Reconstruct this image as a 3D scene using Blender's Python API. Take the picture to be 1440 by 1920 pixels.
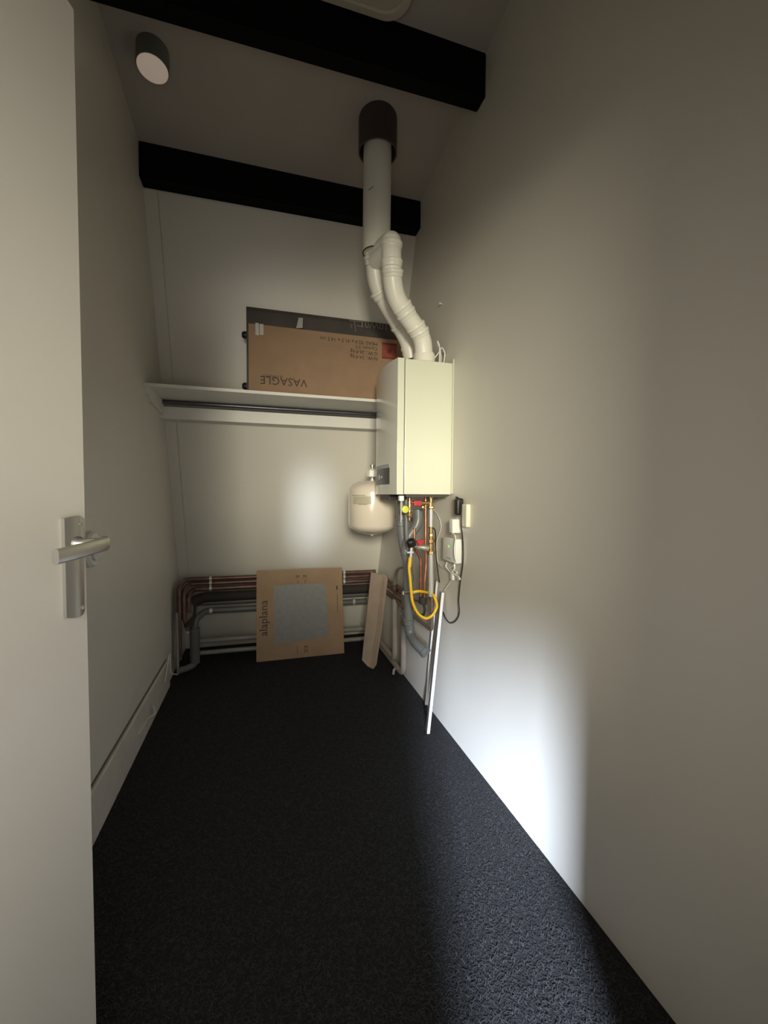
import bpy, bmesh, math, random
from mathutils import Vector, Matrix
random.seed(7)
for o in list(bpy.data.objects): bpy.data.objects.remove(o)
S = bpy.context.scene; COL = S.collection
R = math.radians
V = Vector

# ---------------------------------------------------------------- camera
FOC = 787.0; CAMZ = 1.2
yaw, pit, rol = R(16.15), R(2.35), R(0.4)
fwd = V((math.sin(yaw)*math.cos(pit), math.cos(yaw)*math.cos(pit), -math.sin(pit)))
rt0 = V((math.cos(yaw), -math.sin(yaw), 0)); up0 = rt0.cross(fwd)
rt = rt0*math.cos(rol) + up0*math.sin(rol); up = up0*math.cos(rol) - rt0*math.sin(rol)
cd = bpy.data.cameras.new('camera'); cam = bpy.data.objects.new('camera', cd); COL.objects.link(cam)
m3 = Matrix((rt, up, -fwd)).transposed()
cam.matrix_world = Matrix.Translation((0, 0, CAMZ)) @ m3.to_4x4()
cd.sensor_fit = 'HORIZONTAL'; cd.sensor_width = 36; cd.lens = FOC/1440*36; cd.clip_start = .02
S.camera = cam
O = V((0, 0, CAMZ))
def ray(px, py): return fwd + rt*((px-720)/FOC) + up*((960-py)/FOC)
def at(px, py, ax, v):
    d = ray(px, py); i = 'xyz'.index(ax); return O + d*((v-O[i])/d[i])
BP = V((0, 3.28, .56)); BN = V((0, 1, .375))
def wy(z): return 3.28 - .375*(z-.56)          # y of the leaning back wall at height z
# ---------------------------------------------------------------- world, lights, exposure
W = bpy.data.worlds.new('world'); S.world = W; W.use_nodes = True
W.node_tree.nodes['Background'].inputs[0].default_value = (.75, .82, 1, 1)
W.node_tree.nodes['Background'].inputs[1].default_value = .25
vs = S.view_settings; vs.view_transform = 'Standard'; vs.look = 'None'; vs.gamma = 1; vs.use_curve_mapping = False
vs.exposure = 0.0
def area(name, loc, target, sx, sy, power, col, spread=180):
    l = bpy.data.lights.new(name, 'AREA'); l.shape = 'RECTANGLE'; l.size = sx; l.size_y = sy
    l.energy = power; l.color = col; l.spread = R(spread)
    o = bpy.data.objects.new(name, l); COL.objects.link(o); o.location = loc
    o.rotation_euler = (V(target)-V(loc)).to_track_quat('-Z', 'Y').to_euler(); return o
area('landing_window_low', (-.31, -1.6, 1.10), (.87, 1.38, .0), .12, .30, 12.5, (.70, .81, 1), 25)
area('landing_window_high', (-.25, -1.6, 1.65), (.80, 2.05, 1.20), .50, .5, 9.5, (1, .945, .75), 44)
area('back_wall_streak_light', (.12, -1.6, 1.42), (.335, 3.02, 1.06), .04, .55, .30, (.78, .88, 1), 6)  # added beam, not a window: draws the pale streak on the back wall
area('doorway_daylight', (-.16, -.10, 1.12), (.22, 2.0, 1.02), .70, .8, 3.6, (1, .935, .85), 122)

# ---------------------------------------------------------------- materials
def mat(name, col, rough=.5, metal=0, noise=0, nscale=20, bump=0, bscale=60, emit=None, estr=0, coat=0, alpha=None, dist=.01):
    m = bpy.data.materials.new(name); m.use_nodes = True; nt = m.node_tree; b = nt.nodes['Principled BSDF']
    b.inputs['Base Color'].default_value = (*col, 1); b.inputs['Roughness'].default_value = rough
    b.inputs['Metallic'].default_value = metal; b.inputs['Coat Weight'].default_value = coat
    tc = nt.nodes.new('ShaderNodeTexCoord')
    if noise:
        n = nt.nodes.new('ShaderNodeTexNoise'); n.inputs['Scale'].default_value = nscale; n.inputs['Detail'].default_value = 5
        nt.links.new(tc.outputs['Object'], n.inputs['Vector'])
        r = nt.nodes.new('ShaderNodeValToRGB')
        r.color_ramp.elements[0].position = .3; r.color_ramp.elements[1].position = .7
        r.color_ramp.elements[0].color = (*[c*(1-noise) for c in col], 1)
        r.color_ramp.elements[1].color = (*[min(1, c*(1+noise)) for c in col], 1)
        nt.links.new(n.outputs['Fac'], r.inputs[0]); nt.links.new(r.outputs[0], b.inputs['Base Color'])
    if bump:
        n2 = nt.nodes.new('ShaderNodeTexNoise'); n2.inputs['Scale'].default_value = bscale; n2.inputs['Detail'].default_value = 6
        nt.links.new(tc.outputs['Object'], n2.inputs['Vector'])
        bp = nt.nodes.new('ShaderNodeBump'); bp.inputs['Strength'].default_value = bump; bp.inputs['Distance'].default_value = dist
        nt.links.new(n2.outputs['Fac'], bp.inputs['Height']); nt.links.new(bp.outputs[0], b.inputs['Normal'])
    if emit: b.inputs['Emission Color'].default_value = (*emit, 1); b.inputs['Emission Strength'].default_value = estr
    if alpha is not None: b.inputs['Transmission Weight'].default_value = alpha
    return m
M = {}
M['wall'] = mat('wall_paint', (.70, .665, .595), .42, noise=.02, nscale=2, bump=.10, bscale=90, dist=.002)
M['wallback'] = mat('wall_board_paint', (.70, .665, .59), .33, noise=.02, nscale=2, bump=.06, bscale=60, dist=.002)
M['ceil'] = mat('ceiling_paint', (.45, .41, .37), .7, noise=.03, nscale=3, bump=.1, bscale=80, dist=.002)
M['carpet'] = mat('carpet_base', (.011, .011, .012), .95, noise=.5, nscale=180, bump=1, bscale=260, dist=.008)
M['fibre'] = mat('carpet_fibre', (.026, .026, .029), .8, noise=.5, nscale=90)
M['beam'] =  mat('black_beam_paint', (.003, .003, .0035), .75, bump=.2, bscale=40)
M['beam'].node_tree.nodes['Principled BSDF'].inputs['Specular IOR Level'].default_value = .12
M['door'] = mat('door_paint', (.74, .70, .62), .4, noise=.015, nscale=3)
M['trim'] = mat('white_trim_paint', (.74, .72, .66), .4, noise=.03, nscale=8)
M['skirt'] = mat('skirting_paint', (.60, .56, .50), .55, noise=.06, nscale=9, bump=.15, bscale=30, dist=.004)
M['alu'] = mat('brushed_aluminium', (.50, .49, .46), .33, .9)
M['white'] = mat('white_plastic', (.80, .79, .74), .35)
M['cream'] = mat('cream_plastic', (.78, .74, .58), .4)
M['boiler'] = mat('boiler_enamel', (.63, .64, .51), .28, coat=.3)
M['boilerf'] = mat('boiler_front_enamel', (.60, .59, .52), .2, coat=.5)
M['seam'] = mat('dark_seam', (.12, .11, .09), .6)
M['display'] = mat('display_glass', (.03, .03, .03), .3)
M['displayb'] = mat('display_band', (.33, .34, .36), .35)
M['black'] = mat('black_plastic', (.012, .012, .013), .45)
M['bottom'] = mat('boiler_underside', (.05, .045, .045), .6)
M['pvc'] = mat('white_flue_plastic', (.78, .75, .66), .35, noise=.02, nscale=8)
M['collar'] = mat('brown_metal_collar', (.075, .055, .05), .5, .2)
M['tank'] = mat('cream_tank_enamel', (.72, .64, .53), .2, coat=.6)
M['grey'] = mat('grey_pvc', (.15, .155, .155), .35)
M['copper'] = mat('copper', (.50, .24, .15), .32, .85, noise=.25, nscale=30)
M['copperd'] = mat('dull_copper', (.165, .095, .075), .42, .5, noise=.3, nscale=18)
M['brown'] = mat('brown_painted_pipe', (.16, .115, .085), .45)
M['dark'] = mat('dark_pipe_insulation', (.035, .028, .023), .8)
M['brass'] = mat('brass', (.68, .47, .22), .28, .9)
M['chrome'] = mat('chrome_pipe', (.80, .81, .79), .22, .55)
M['steel'] = mat('zinc_steel', (.42, .40, .36), .38, .6)
M['paintpipe'] = mat('painted_pipe_pinkish', (.36, .31, .28), .45, noise=.05, nscale=20)
M['greypipe'] = mat('painted_pipe_grey', (.135, .135, .125), .45, noise=.08, nscale=20)
M['lightpipe'] = mat('painted_pipe_light', (.30, .29, .25), .45, noise=.08, nscale=20)
M['yellow'] = mat('yellow_hose_rubber', (.85, .52, .02), .4)
M['lime'] = mat('lime_cap', (.60, .62, .08), .4)
M['red'] = mat('red_handle', (.48, .03, .04), .35)
M['card'] = mat('cardboard', (.30, .19, .115), .8, noise=.07, nscale=10, bump=.1, bscale=50, dist=.002)
M['cardt'] = mat('tile_box_cardboard', (.36, .24, .145), .8, noise=.07, nscale=7, bump=.1, bscale=50, dist=.002)
M['cardp'] = mat('pale_cardboard', (.33, .25, .19), .85, noise=.08, nscale=14)
M['cardd'] = mat('dark_carton', (.055, .045, .038), .6, noise=.2, nscale=7)
M['tile'] = mat('grey_tile', (.25, .245, .23), .5, noise=.07, nscale=35)
M['tape'] = mat('clear_tape', (.55, .53, .50), .2)
M['ink'] = mat('black_ink', (.05, .035, .025), .7)
M['inkred'] = mat('red_print', (.27, .055, .03), .7)
M['inkredd'] = mat('dark_red_print', (.15, .03, .02), .7)
M['inkw'] = mat('pale_ink', (.22, .19, .16), .7)
M['profile'] = mat('white_lacquered_profile', (.82, .82, .80), .3)
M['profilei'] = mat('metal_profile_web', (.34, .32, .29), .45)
M['cable'] = mat('black_cable', (.02, .02, .02), .45)
M['cablew'] = mat('white_cable', (.78, .77, .73), .4)
M['led'] = mat('green_led', (.05, .8, .1), .3, emit=(.1, 1, .15), estr=1.4)
M['lamp'] = mat('lamp_diffuser', (.95, .80, .68), .5, emit=(1, .80, .66), estr=.16)
M['lampbody'] = mat('lamp_body_grey', (.17, .165, .15), .5)
M['hatch'] = mat('lamp_housing_cream', (.52, .47, .38), .5)

# ---------------------------------------------------------------- helpers
def link(name, bm, m, parent=None, smooth=False, loc=None):
    me = bpy.data.meshes.new(name); bmesh.ops.recalc_face_normals(bm, faces=bm.faces)
    if smooth:
        for f in bm.faces: f.smooth = True
    ang = R(40)
    for e in bm.edges:
        if len(e.link_faces) == 2 and e.calc_face_angle(0) > ang: e.smooth = False
    bm.to_mesh(me); bm.free(); me.materials.append(M[m] if isinstance(m, str) else m)
    o = bpy.data.objects.new(name, me); COL.objects.link(o)
    if parent is not None:
        o.parent = parent; o.matrix_parent_inverse = parent_mw(parent).inverted()
    return o
def parent_mw(p):
    if p.parent is None: return p.matrix_basis.copy()
    return parent_mw(p.parent) @ p.matrix_parent_inverse @ p.matrix_basis
def thing(name, label, cat, loc, group=None):
    o = bpy.data.objects.new(name, None); COL.objects.link(o); o.location = loc; o.empty_display_size = .05
    o['label'] = label; o['category'] = cat
    if group: o['group'] = group
    return o
def tag(o, label, cat, group=None):
    o['label'] = label; o['category'] = cat
    if group: o['group'] = group
    return o
def struct(o): o['kind'] = 'structure'; return o
def box(bm, a, b, bev=0, mtx=None):
    a, b = V(a), V(b); c = (a+b)/2; s = b-a
    g = bmesh.ops.create_cube(bm, size=1); vs_ = g['verts']
    bmesh.ops.scale(bm, vec=s, verts=vs_)
    bmesh.ops.translate(bm, vec=c, verts=vs_)
    if bev:
        es = list({e for v in vs_ for e in v.link_edges})
        r = bmesh.ops.bevel(bm, geom=es, offset=bev, segments=3, affect='EDGES', profile=.5)
        vs_ = list({v for f in r['faces'] for v in f.verts} | {v for v in vs_ if v.is_valid})
    if mtx is not None: bmesh.ops.transform(bm, matrix=mtx, verts=[v for v in vs_ if v.is_valid])
    return bm
def bx(a, b, bev=0, mtx=None):
    bm = bmesh.new(); box(bm, a, b, bev); 
    if mtx is not None: bmesh.ops.transform(bm, matrix=mtx, verts=bm.verts)
    return bm
def prism(pts, direction):
    """closed polygon extruded along a vector"""
    bm = bmesh.new(); d = V(direction)
    a = [bm.verts.new(p) for p in pts]; b = [bm.verts.new(V(p)+d) for p in pts]
    n = len(pts); bm.faces.new(a); bm.faces.new(b[::-1])
    for i in range(n): bm.faces.new((a[i], a[(i+1) % n], b[(i+1) % n], b[i]))
    return bm
def fillet(pts, rad, n=6):
    pts = [V(p) for p in pts]; out = [pts[0]]
    for i in range(1, len(pts)-1):
        p, a, b = pts[i], pts[i-1], pts[i+1]
        da, db = (a-p), (b-p); r = min(rad, da.length*.49, db.length*.49)
        s, e = p+da.normalized()*r, p+db.normalized()*r
        for k in range(n+1):
            t = k/n; out.append(s*(1-t)**2 + p*2*t*(1-t) + e*t*t)
    out.append(pts[-1]); return out
def spline(pts, n=8):
    P = [V(p) for p in pts]; P = [P[0]*2-P[1]] + P + [P[-1]*2-P[-2]]; out = []
    for i in range(1, len(P)-2):
        for k in range(n):
            t = k/n; a, b, c, d = P[i-1:i+3]
            out.append(.5*((2*b)+(c-a)*t+(2*a-5*b+4*c-d)*t*t+(-a+3*b-3*c+d)*t**3))
    out.append(P[-2]); return out
def sweep(bm, path, rad, n=14):
    path = [V(p) for p in path]
    q = [path[0]]
    for p in path[1:]:
        if (p-q[-1]).length > 1e-5: q.append(p)
    path = q; rings = []
    t0 = (path[1]-path[0]).normalized(); u = t0.orthogonal().normalized()
    for i, p in enumerate(path):
        if i == 0: t = t0
        elif i == len(path)-1: t = (path[i]-path[i-1]).normalized()
        else: t = ((path[i+1]-p).normalized()+(p-path[i-1]).normalized()).normalized()
        u = (u-t*u.dot(t)).normalized(); w = t.cross(u)
        r = rad[i] if isinstance(rad, (list, tuple)) else rad
        rings.append([bm.verts.new(p+(u*math.cos(2*math.pi*k/n)+w*math.sin(2*math.pi*k/n))*r) for k in range(n)])
    for a, b in zip(rings, rings[1:]):
        for k in range(n): bm.faces.new((a[k], a[(k+1) % n], b[(k+1) % n], b[k]))
    bm.faces.new(rings[0][::-1]); bm.faces.new(rings[-1]); return bm
def tube(path, rad, n=14): return sweep(bmesh.new(), path, rad, n)
def lathe(prof, p0, axis, n=32, bm=None):
    """prof: list of (radius, distance along axis)"""
    bm = bm or bmesh.new(); ax = V(axis).normalized(); u = ax.orthogonal().normalized(); w = ax.cross(u); p0 = V(p0); rings = []
    for r, h in prof:
        r = max(r, .0002)
        rings.append([bm.verts.new(p0+ax*h+(u*math.cos(2*math.pi*k/n)+w*math.sin(2*math.pi*k/n))*r) for k in range(n)])
    for a, b in zip(rings, rings[1:]):
        for k in range(n): bm.faces.new((a[k], a[(k+1) % n], b[(k+1) % n], b[k]))
    bm.faces.new(rings[0][::-1]); bm.faces.new(rings[-1]); return bm
def pipe(name, label, cat, path, rad, m, fil=.03, group=None, n=14):
    o = link(name, tube(fillet(path, fil), rad, n), m, smooth=True)
    return tag(o, label, cat, group)
def text(name, s, m, origin, xdir, ydir, size, parent, ext=.0006):
    c = bpy.data.curves.new(name, 'FONT'); c.body = s; c.size = size; c.extrude = ext; c.resolution_u = 2
    t = bpy.data.objects.new('tmp', c); COL.objects.link(t)
    dg = bpy.context.evaluated_depsgraph_get(); me = bpy.data.meshes.new_from_object(t.evaluated_get(dg))
    bpy.data.objects.remove(t); bpy.data.curves.remove(c)
    x = V(xdir).normalized(); y = V(ydir); y = (y-x*y.dot(x)).normalized(); z = x.cross(y)
    mt = Matrix((x, y, z)).transposed().to_4x4(); mt.translation = V(origin); me.transform(mt)
    me.materials.clear(); me.materials.append(M[m]); me.name = name
    o = bpy.data.objects.new(name, me); COL.objects.link(o); o.parent = parent
    o.matrix_parent_inverse = parent_mw(parent).inverted(); return o
def clamp(p, axis, r, w=.02):
    """ring-shaped pipe clip round a pipe"""
    ax = V(axis).normalized()
    return lathe([(r, 0), (r+.004, .001), (r+.004, w-.001), (r, w)], V(p)-ax*w/2, ax, 16)

# ---------------------------------------------------------------- room
XL, XR = -.575, .90
floor = struct(link('floor', bx((XL-.1, -2.4, -.1), (XR+.1, 3.6, 0)), 'carpet'))
struct(link('wall_left', bx((XL-.1, -.12, -.05), (XL, 3.6, 3.35)), 'wall'))
struct(link('wall_right', bx((XR, -.12, -.05), (XR+.1, 3.6, 3.35)), 'wall'))
# leaning back wall: a plane with a proud plasterboard panel right of the seam
bw = struct(link('wall_back', prism([(XL, wy(-.05)+.006, -.05), (XL, wy(3.3)+.006, 3.3), (XL, wy(3.3)+.12, 3.3), (XL, wy(-.05)+.12, -.05)], (XR-XL, 0, 0)), 'wallback'))
xs = -.510
pn = link('panel', prism([(xs+.0018, wy(.02), .02), (xs+.0018, wy(2.75), 2.75), (xs+.0018, wy(2.75)+.008, 2.75), (xs+.0018, wy(.02)+.008, .02)], (XR-xs-.0018, 0, 0)), 'wallback', bw)
pn2 = link('panel', prism([(XL, wy(.02)+.0004, .02), (XL, wy(2.75)+.0004, 2.75), (XL, wy(2.75)+.008, 2.75), (XL, wy(.02)+.008, .02)], (xs-.0018-XL, 0, 0)), 'wallback', bw)
# ceiling slopes down slightly towards the back
def cz(y): return 3.03 - .148*(y-1.63)
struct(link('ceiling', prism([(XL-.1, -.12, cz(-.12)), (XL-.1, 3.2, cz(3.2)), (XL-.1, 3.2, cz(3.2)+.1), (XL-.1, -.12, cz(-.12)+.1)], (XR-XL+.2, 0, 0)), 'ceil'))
# front wall with the doorway the camera stands in
bm = bmesh.new()
DL, DR, DT, FY = -.56, .385, 2.08, -.12
box(bm, (XL, FY-.1, 0), (DL, FY, 3.2)); box(bm, (DR, FY-.1, 0), (XR, FY, 3.2)); box(bm, (DL, FY-.1, DT), (DR, FY, 3.2))
struct(link('wall_front', bm, 'wall'))
bm = bmesh.new()
box(bm, (DR-.02, FY-.1, 0), (DR, FY+.012, DT)); box(bm, (DL, FY-.1, 0), (DL+.02, FY+.012, DT)); box(bm, (DL, FY-.1, DT-.02), (DR, FY+.012, DT))
struct(link('trim_1', bm, 'trim'))
# landing walls beyond the doorway, behind the camera
bm = bmesh.new()
box(bm, (-1.3, -2.5, 0), (-1.2, FY-.1, 2.5)); box(bm, (1.0, -2.5, 0), (1.1, FY-.1, 2.5))
struct(link('wall_landing', bm, 'wall'))
struct(link('light_blocker', bx((-.56, -.42, 0), (.055, -.36, 1.32), .004), 'trim'))   # unseen blocker added to cut the left edge of the low light band

# carpet pile: short curled fibres standing on the floor
import numpy as np
rng = np.random.default_rng(3)
N = 75000
ex = XL+.012+rng.random(N)*(XR-XL-.024); ey = .35+(rng.random(N)**1.25)*2.95
ang = rng.random(N)*2*np.pi; L = .006+rng.random(N)*.012; w = .0006+rng.random(N)*.0008
dx, dy = np.cos(ang), np.sin(ang); bend = rng.normal(0, .5, N)
h = .0015+rng.random(N)*.003
mx = ex+dx*L*.5-dy*L*.2*bend; my = ey+dy*L*.5+dx*L*.2*bend
P = np.zeros((N, 6, 3))
for k, (cx, cy, cz_) in enumerate(((ex, ey, h*0+.0004), (mx, my, h), (ex+dx*L, ey+dy*L, h*.3+.0006))):
    P[:, 2*k, 0] = cx-dy*w; P[:, 2*k, 1] = cy+dx*w; P[:, 2*k, 2] = cz_
    P[:, 2*k+1, 0] = cx+dy*w; P[:, 2*k+1, 1] = cy-dx*w; P[:, 2*k+1, 2] = cz_
me = bpy.data.meshes.new('carpet_pile')
me.vertices.add(N*6); me.vertices.foreach_set('co', P.reshape(-1))
base = (np.arange(N)*6)[:, None]
q = np.concatenate([base+np.array([0, 1, 3, 2]), base+np.array([2, 3, 5, 4])], axis=1).reshape(-1)
me.loops.add(N*8); me.loops.foreach_set('vertex_index', q.astype(np.int32))
me.polygons.add(N*2); me.polygons.foreach_set('loop_start', (np.arange(N*2)*4).astype(np.int32))
me.update(calc_edges=True); me.validate(); me.materials.append(M['fibre'])
pile = bpy.data.objects.new('carpet_pile', me); COL.objects.link(pile); pile.parent = floor; pile['kind'] = 'stuff'

# skirting board on the left wall, with a torn lip
bm = prism([(XL, .0, 0), (XL+.016, .0, 0), (XL+.016, .0, .185), (XL+.012, .0, .192), (XL, .0, .192)], (0, 2.84, -.012))
sk = struct(link('baseboard_left', bm, 'skirt'))
link('seam', prism([(XL, .0, .1935), (XL+.006, .0, .1935), (XL+.006, .0, .1975), (XL, .0, .1975)], (0, 2.80, -.012)), 'seam', sk)
p = at(276, 1352, 'x', XL+.018)
link('torn_lip', tube(spline([p+V((-.004, -.16, .02)), p+V((0, -.08, .016)), p+V((.002, 0, .012)), p+V((.022, .05, .008)), p+V((.006, .09, .03))]), .005, 8), 'skirt', sk, True)
link('torn_lip', bx((XL+.014, 2.15, .055), (XL+.021, 2.27, .075), .003), 'skirt', sk)

# ---------------------------------------------------------------- door
fa = R(17)
dd = V((math.sin(fa), math.cos(fa), 0)); dn = V((math.cos(fa), -math.sin(fa), 0))
fe = V((-.296, .845, 0))                         # foot of the free edge, room face
mt = Matrix((dd, dn, V((0, 0, 1)))).transposed().to_4x4(); mt.translation = fe
# door coordinates: x along the leaf from the hinge towards the free edge at 0, y out of the face, z up
bm = bmesh.new(); box(bm, (-.93, -.04, .012), (0, 0, 2.0), .002); bmesh.ops.transform(bm, matrix=mt, verts=bm.verts)
lean = 0
door = struct(link('door_1', bm, 'door'))
def on_door(bm): bmesh.ops.transform(bm, matrix=mt, verts=bm.verts); return bm
def dpt(px, py, off=0):
    d = ray(px, py); t = ((fe+dn*off)-O).dot(dn)/d.dot(dn); w_ = O+d*t-fe; return w_.dot(dd), off, w_.z
a0 = dpt(123, 967); a1 = dpt(152, 1155)
xa, xb = min(a0[0], dpt(126, 1155)[0]), dpt(155, 1140)[0]
zc = (a0[2]+a1[2])/2; zt, zb = dpt(140, 966)[2], dpt(140, 1155)[2]
xc = (xa+xb)/2-.006; hw = .0200
bm = bmesh.new(); nn = 10; prof = [(xc-hw+2*hw*k/nn, .006+.006*math.sin(math.pi*k/nn)) for k in range(nn+1)]
pts = [(prof[0][0], 0)] + prof + [(prof[-1][0], 0)]
va = [bm.verts.new((x, y, zb+.004*abs((x-xc)/hw)**2)) for x, y in pts]; vb = [bm.verts.new((x, y, zt-.004*abs((x-xc)/hw)**2)) for x, y in pts]
bm.faces.new(va); bm.faces.new(vb[::-1])
for i in range(len(pts)): j = (i+1) % len(pts); bm.faces.new((va[i], va[j], vb[j], vb[i]))
plate = link('handle_plate', on_door(bm), 'alu', door, True)
for zz in (zb+.014, zt-.014):
    link('screw', on_door(lathe([(.0035, 0), (.0035, .002), (.001, .0026)], (xc+.008, .0105, zz), (0, 1, 0), 12)), 'steel', plate, True)
zs = dpt(145, 1017)[2]
# lever: neck out of the plate, then the grip back towards the hinge
neck = [(xc, .008, zs), (xc, .052, zs-.001)]
link('handle_neck', on_door(lathe([(.012, 0), (.012, .006), (.009, .010), (.009, .048)], (xc, .008, zs), (0, 1, 0), 20)), 'alu', plate, True)
bm = bmesh.new()
gp = spline([(xc+.012, .048, zs+.001), (xc+.004, .056, zs), (xc-.03, .060, zs-.002), (xc-.07, .062, zs-.004), (xc-.108, .061, zs-.006)], 6)
rings = []
for i, p in enumerate(gp):
    t = (gp[min(i+1, len(gp)-1)]-gp[max(i-1, 0)]).normalized(); nrm = V((t.y, -t.x, 0)).normalized(); zz = V((0, 0, 1))
    hh, th = .0105, .0052
    cs = [(-th, -hh+.003), (-th+.002, -hh), (th-.002, -hh), (th, -hh+.003), (th, hh-.003), (th-.002, hh), (-th+.002, hh), (-th, hh-.003)]
    rings.append([bm.verts.new(p+nrm*a+zz*b) for a, b in cs])
for a, b in zip(rings, rings[1:]):
    for k in range(8): bm.faces.new((a[k], a[(k+1) % 8], b[(k+1) % 8], b[k]))
bm.faces.new(rings[0][::-1]); bm.faces.new(rings[-1])
link('lever', on_door(bm), 'alu', plate, True)

# rounded door stop on the left wall, seen past the handle
p = at(166, 1030, 'x', XL)
ds = thing('door_stop', 'small pale rounded door stop on the left wall just behind the door handle', 'door stop', p)
link('base_disc', lathe([(.062, 0), (.062, .012), (.055, .020), (.03, .022)], p, (1, 0, 0), 28), 'white', ds, True)
link('buffer', lathe([(.034, .018), (.034, .026), (.038, .030), (.038, .036), (.030, .040), (.004, .041)], p, (1, -.15, -.05), 24), 'white', ds, True)

# ---------------------------------------------------------------- beams
def beam(label, y0, zt, h, dep, x0, x1, dyl=0, dzl=0):
    # y0, zt hold at the right wall; dyl/dzl shift the left end
    rt_ = [(x1, y0, zt-h), (x1, y0, zt+.06), (x1, y0+dep, zt+.06), (x1, y0+dep, zt-h)]
    bm = bmesh.new(); a = [bm.verts.new(p) for p in rt_]; b = [bm.verts.new((x0, p[1]+dyl, p[2]+dzl)) for p in rt_]
    bm.faces.new(a); bm.faces.new(b[::-1])
    for i in range(4): bm.faces.new((a[i], a[(i+1) % 4], b[(i+1) % 4], b[i]))
    bmesh.ops.bevel(bm, geom=[e for e in bm.edges], offset=.004, segments=2, affect='EDGES')
    return tag(link('ceiling_beam', bm, 'beam'), label, 'beam')
beam('black painted ceiling beam nearest the camera, at the top of the picture', 1.63, 3.03, .175, .075, XL, XR, -.02, -.02)
beam('black painted beam above the leaning back wall, behind the flue pipe', 2.375, 2.93, .165, .085, XL, XR, 0, -.012)

# ---------------------------------------------------------------- ceiling lamps
p = at(288, 136, 'z', 2.9)
for _ in range(8): p = at(288, 136, 'z', cz(p.y)-.078)
p = V((p.x, p.y-.008, cz(p.y)))
cl = thing('ceiling_lamp', 'round grey surface lamp with pale disc on ceiling above left wall', 'lamp', p)
tilt = V((.0, -.10, -1)).normalized()
LR = .060; LH = .078
link('lamp_body', lathe([(LR, -.01), (LR, LH-.004), (LR-.002, LH)], p, tilt, 40), 'lampbody', cl, True)
link('diffuser', lathe([(LR-.003, LH-.002), (LR-.004, LH+.003), (LR-.02, LH+.005), (.001, LH+.006)], p, tilt, 40), 'lamp', cl, True)
# oblong bulkhead lamp in front of the near beam
def rrect(x0, x1, y0, y1, r, z, n=8):
    out = []
    for cx, cy, a in ((x1-r, y1-r, 0), (x0+r, y1-r, 90), (x0+r, y0+r, 180), (x1-r, y0+r, 270)):
        for k in range(n+1): t = R(a+90*k/n); out.append((cx+r*math.cos(t), cy+r*math.sin(t), z))
    return out
zc_ = cz(1.5)
bl = thing('bulkhead_lamp', 'cream oblong ceiling fixture with rounded corners beside the near beam', 'lamp', (.3, 1.45, zc_))
x0_, x1_, y0_, y1_ = -.12, .535, 1.22, 1.615
bm = bmesh.new(); loops = []
for (ins, z) in ((0, zc_-.012), (0, zc_-.042), (.006, zc_-.05), (.028, zc_-.05), (.034, zc_-.044), (.034, zc_-.03)):
    loops.append([bm.verts.new(p) for p in rrect(x0_+ins, x1_-ins, y0_+ins, y1_-ins, .09-ins*.6, z)])
for a, b in zip(loops, loops[1:]):
    for k in range(len(a)): bm.faces.new((a[k], a[(k+1) % len(a)], b[(k+1) % len(a)], b[k]))
link('rim', bm, 'hatch', bl, True)
link('cover', prism(rrect(x0_+.033, x1_-.033, y0_+.033, y1_-.033, .07, zc_-.040), (0, 0, .03)), 'hatch', bl)

# ---------------------------------------------------------------- boiler
BX, BY0, BY1, BZ0, BZ1 = .613, 1.90, 2.285, 1.203, 1.843
bo = thing('boiler', 'cream wall-hung boiler on the right wall with curved front', 'boiler', (XR, 2.09, BZ0))
link('casing', bx((BX+.0366, BY0, BZ0), (XR-.006, BY1, BZ1), .003), 'boiler', bo)
# bowed front panel
bm = bmesh.new(); n = 14; top = []
for k in range(n+1):
    t = k/n; y = BY0+(BY1-BY0)*t; bow = .022*(1-(2*t-1)**2); top.append((BX-bow*1.0, y))
cs = [(BX+.033, BY0)] + top + [(BX+.033, BY1)]
b_ = [bm.verts.new((x, y, BZ0-.001)) for x, y in cs]; t_ = [bm.verts.new((x, y, BZ1+.001)) for x, y in cs]
bm.faces.new(b_[::-1]); bm.faces.new(t_)
for i in range(len(cs)): j = (i+1) % len(cs); bm.faces.new((b_[i], b_[j], t_[j], t_[i]))
link('front_panel', bm, 'boilerf', bo, True)
link('edge_strip', bx((BX-.0005, BY0-.0015, BZ0), (BX+.0325, BY0+.01, BZ1+.001), .001), 'boiler', bo)
link('seam', bx((BX+.0325, BY0-.0012, BZ0+.001), (BX+.0365, BY1-.003, BZ1-.001)), 'seam', bo)
link('back_plate', bx((XR-.006, BY0-.004, BZ0+.005), (XR, BY1+.004, BZ1+.02), .001), 'boiler', bo)
link('underside', bx((BX+.05, BY0+.012, BZ0-.012), (XR-.02, BY1-.012, BZ0+.002)), 'bottom', bo)
link('connection_block', bx((BX+.01, BY0+.16, BZ0-.03), (BX+.06, BY0+.33, BZ0+.001), .003), 'black', bo)
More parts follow.
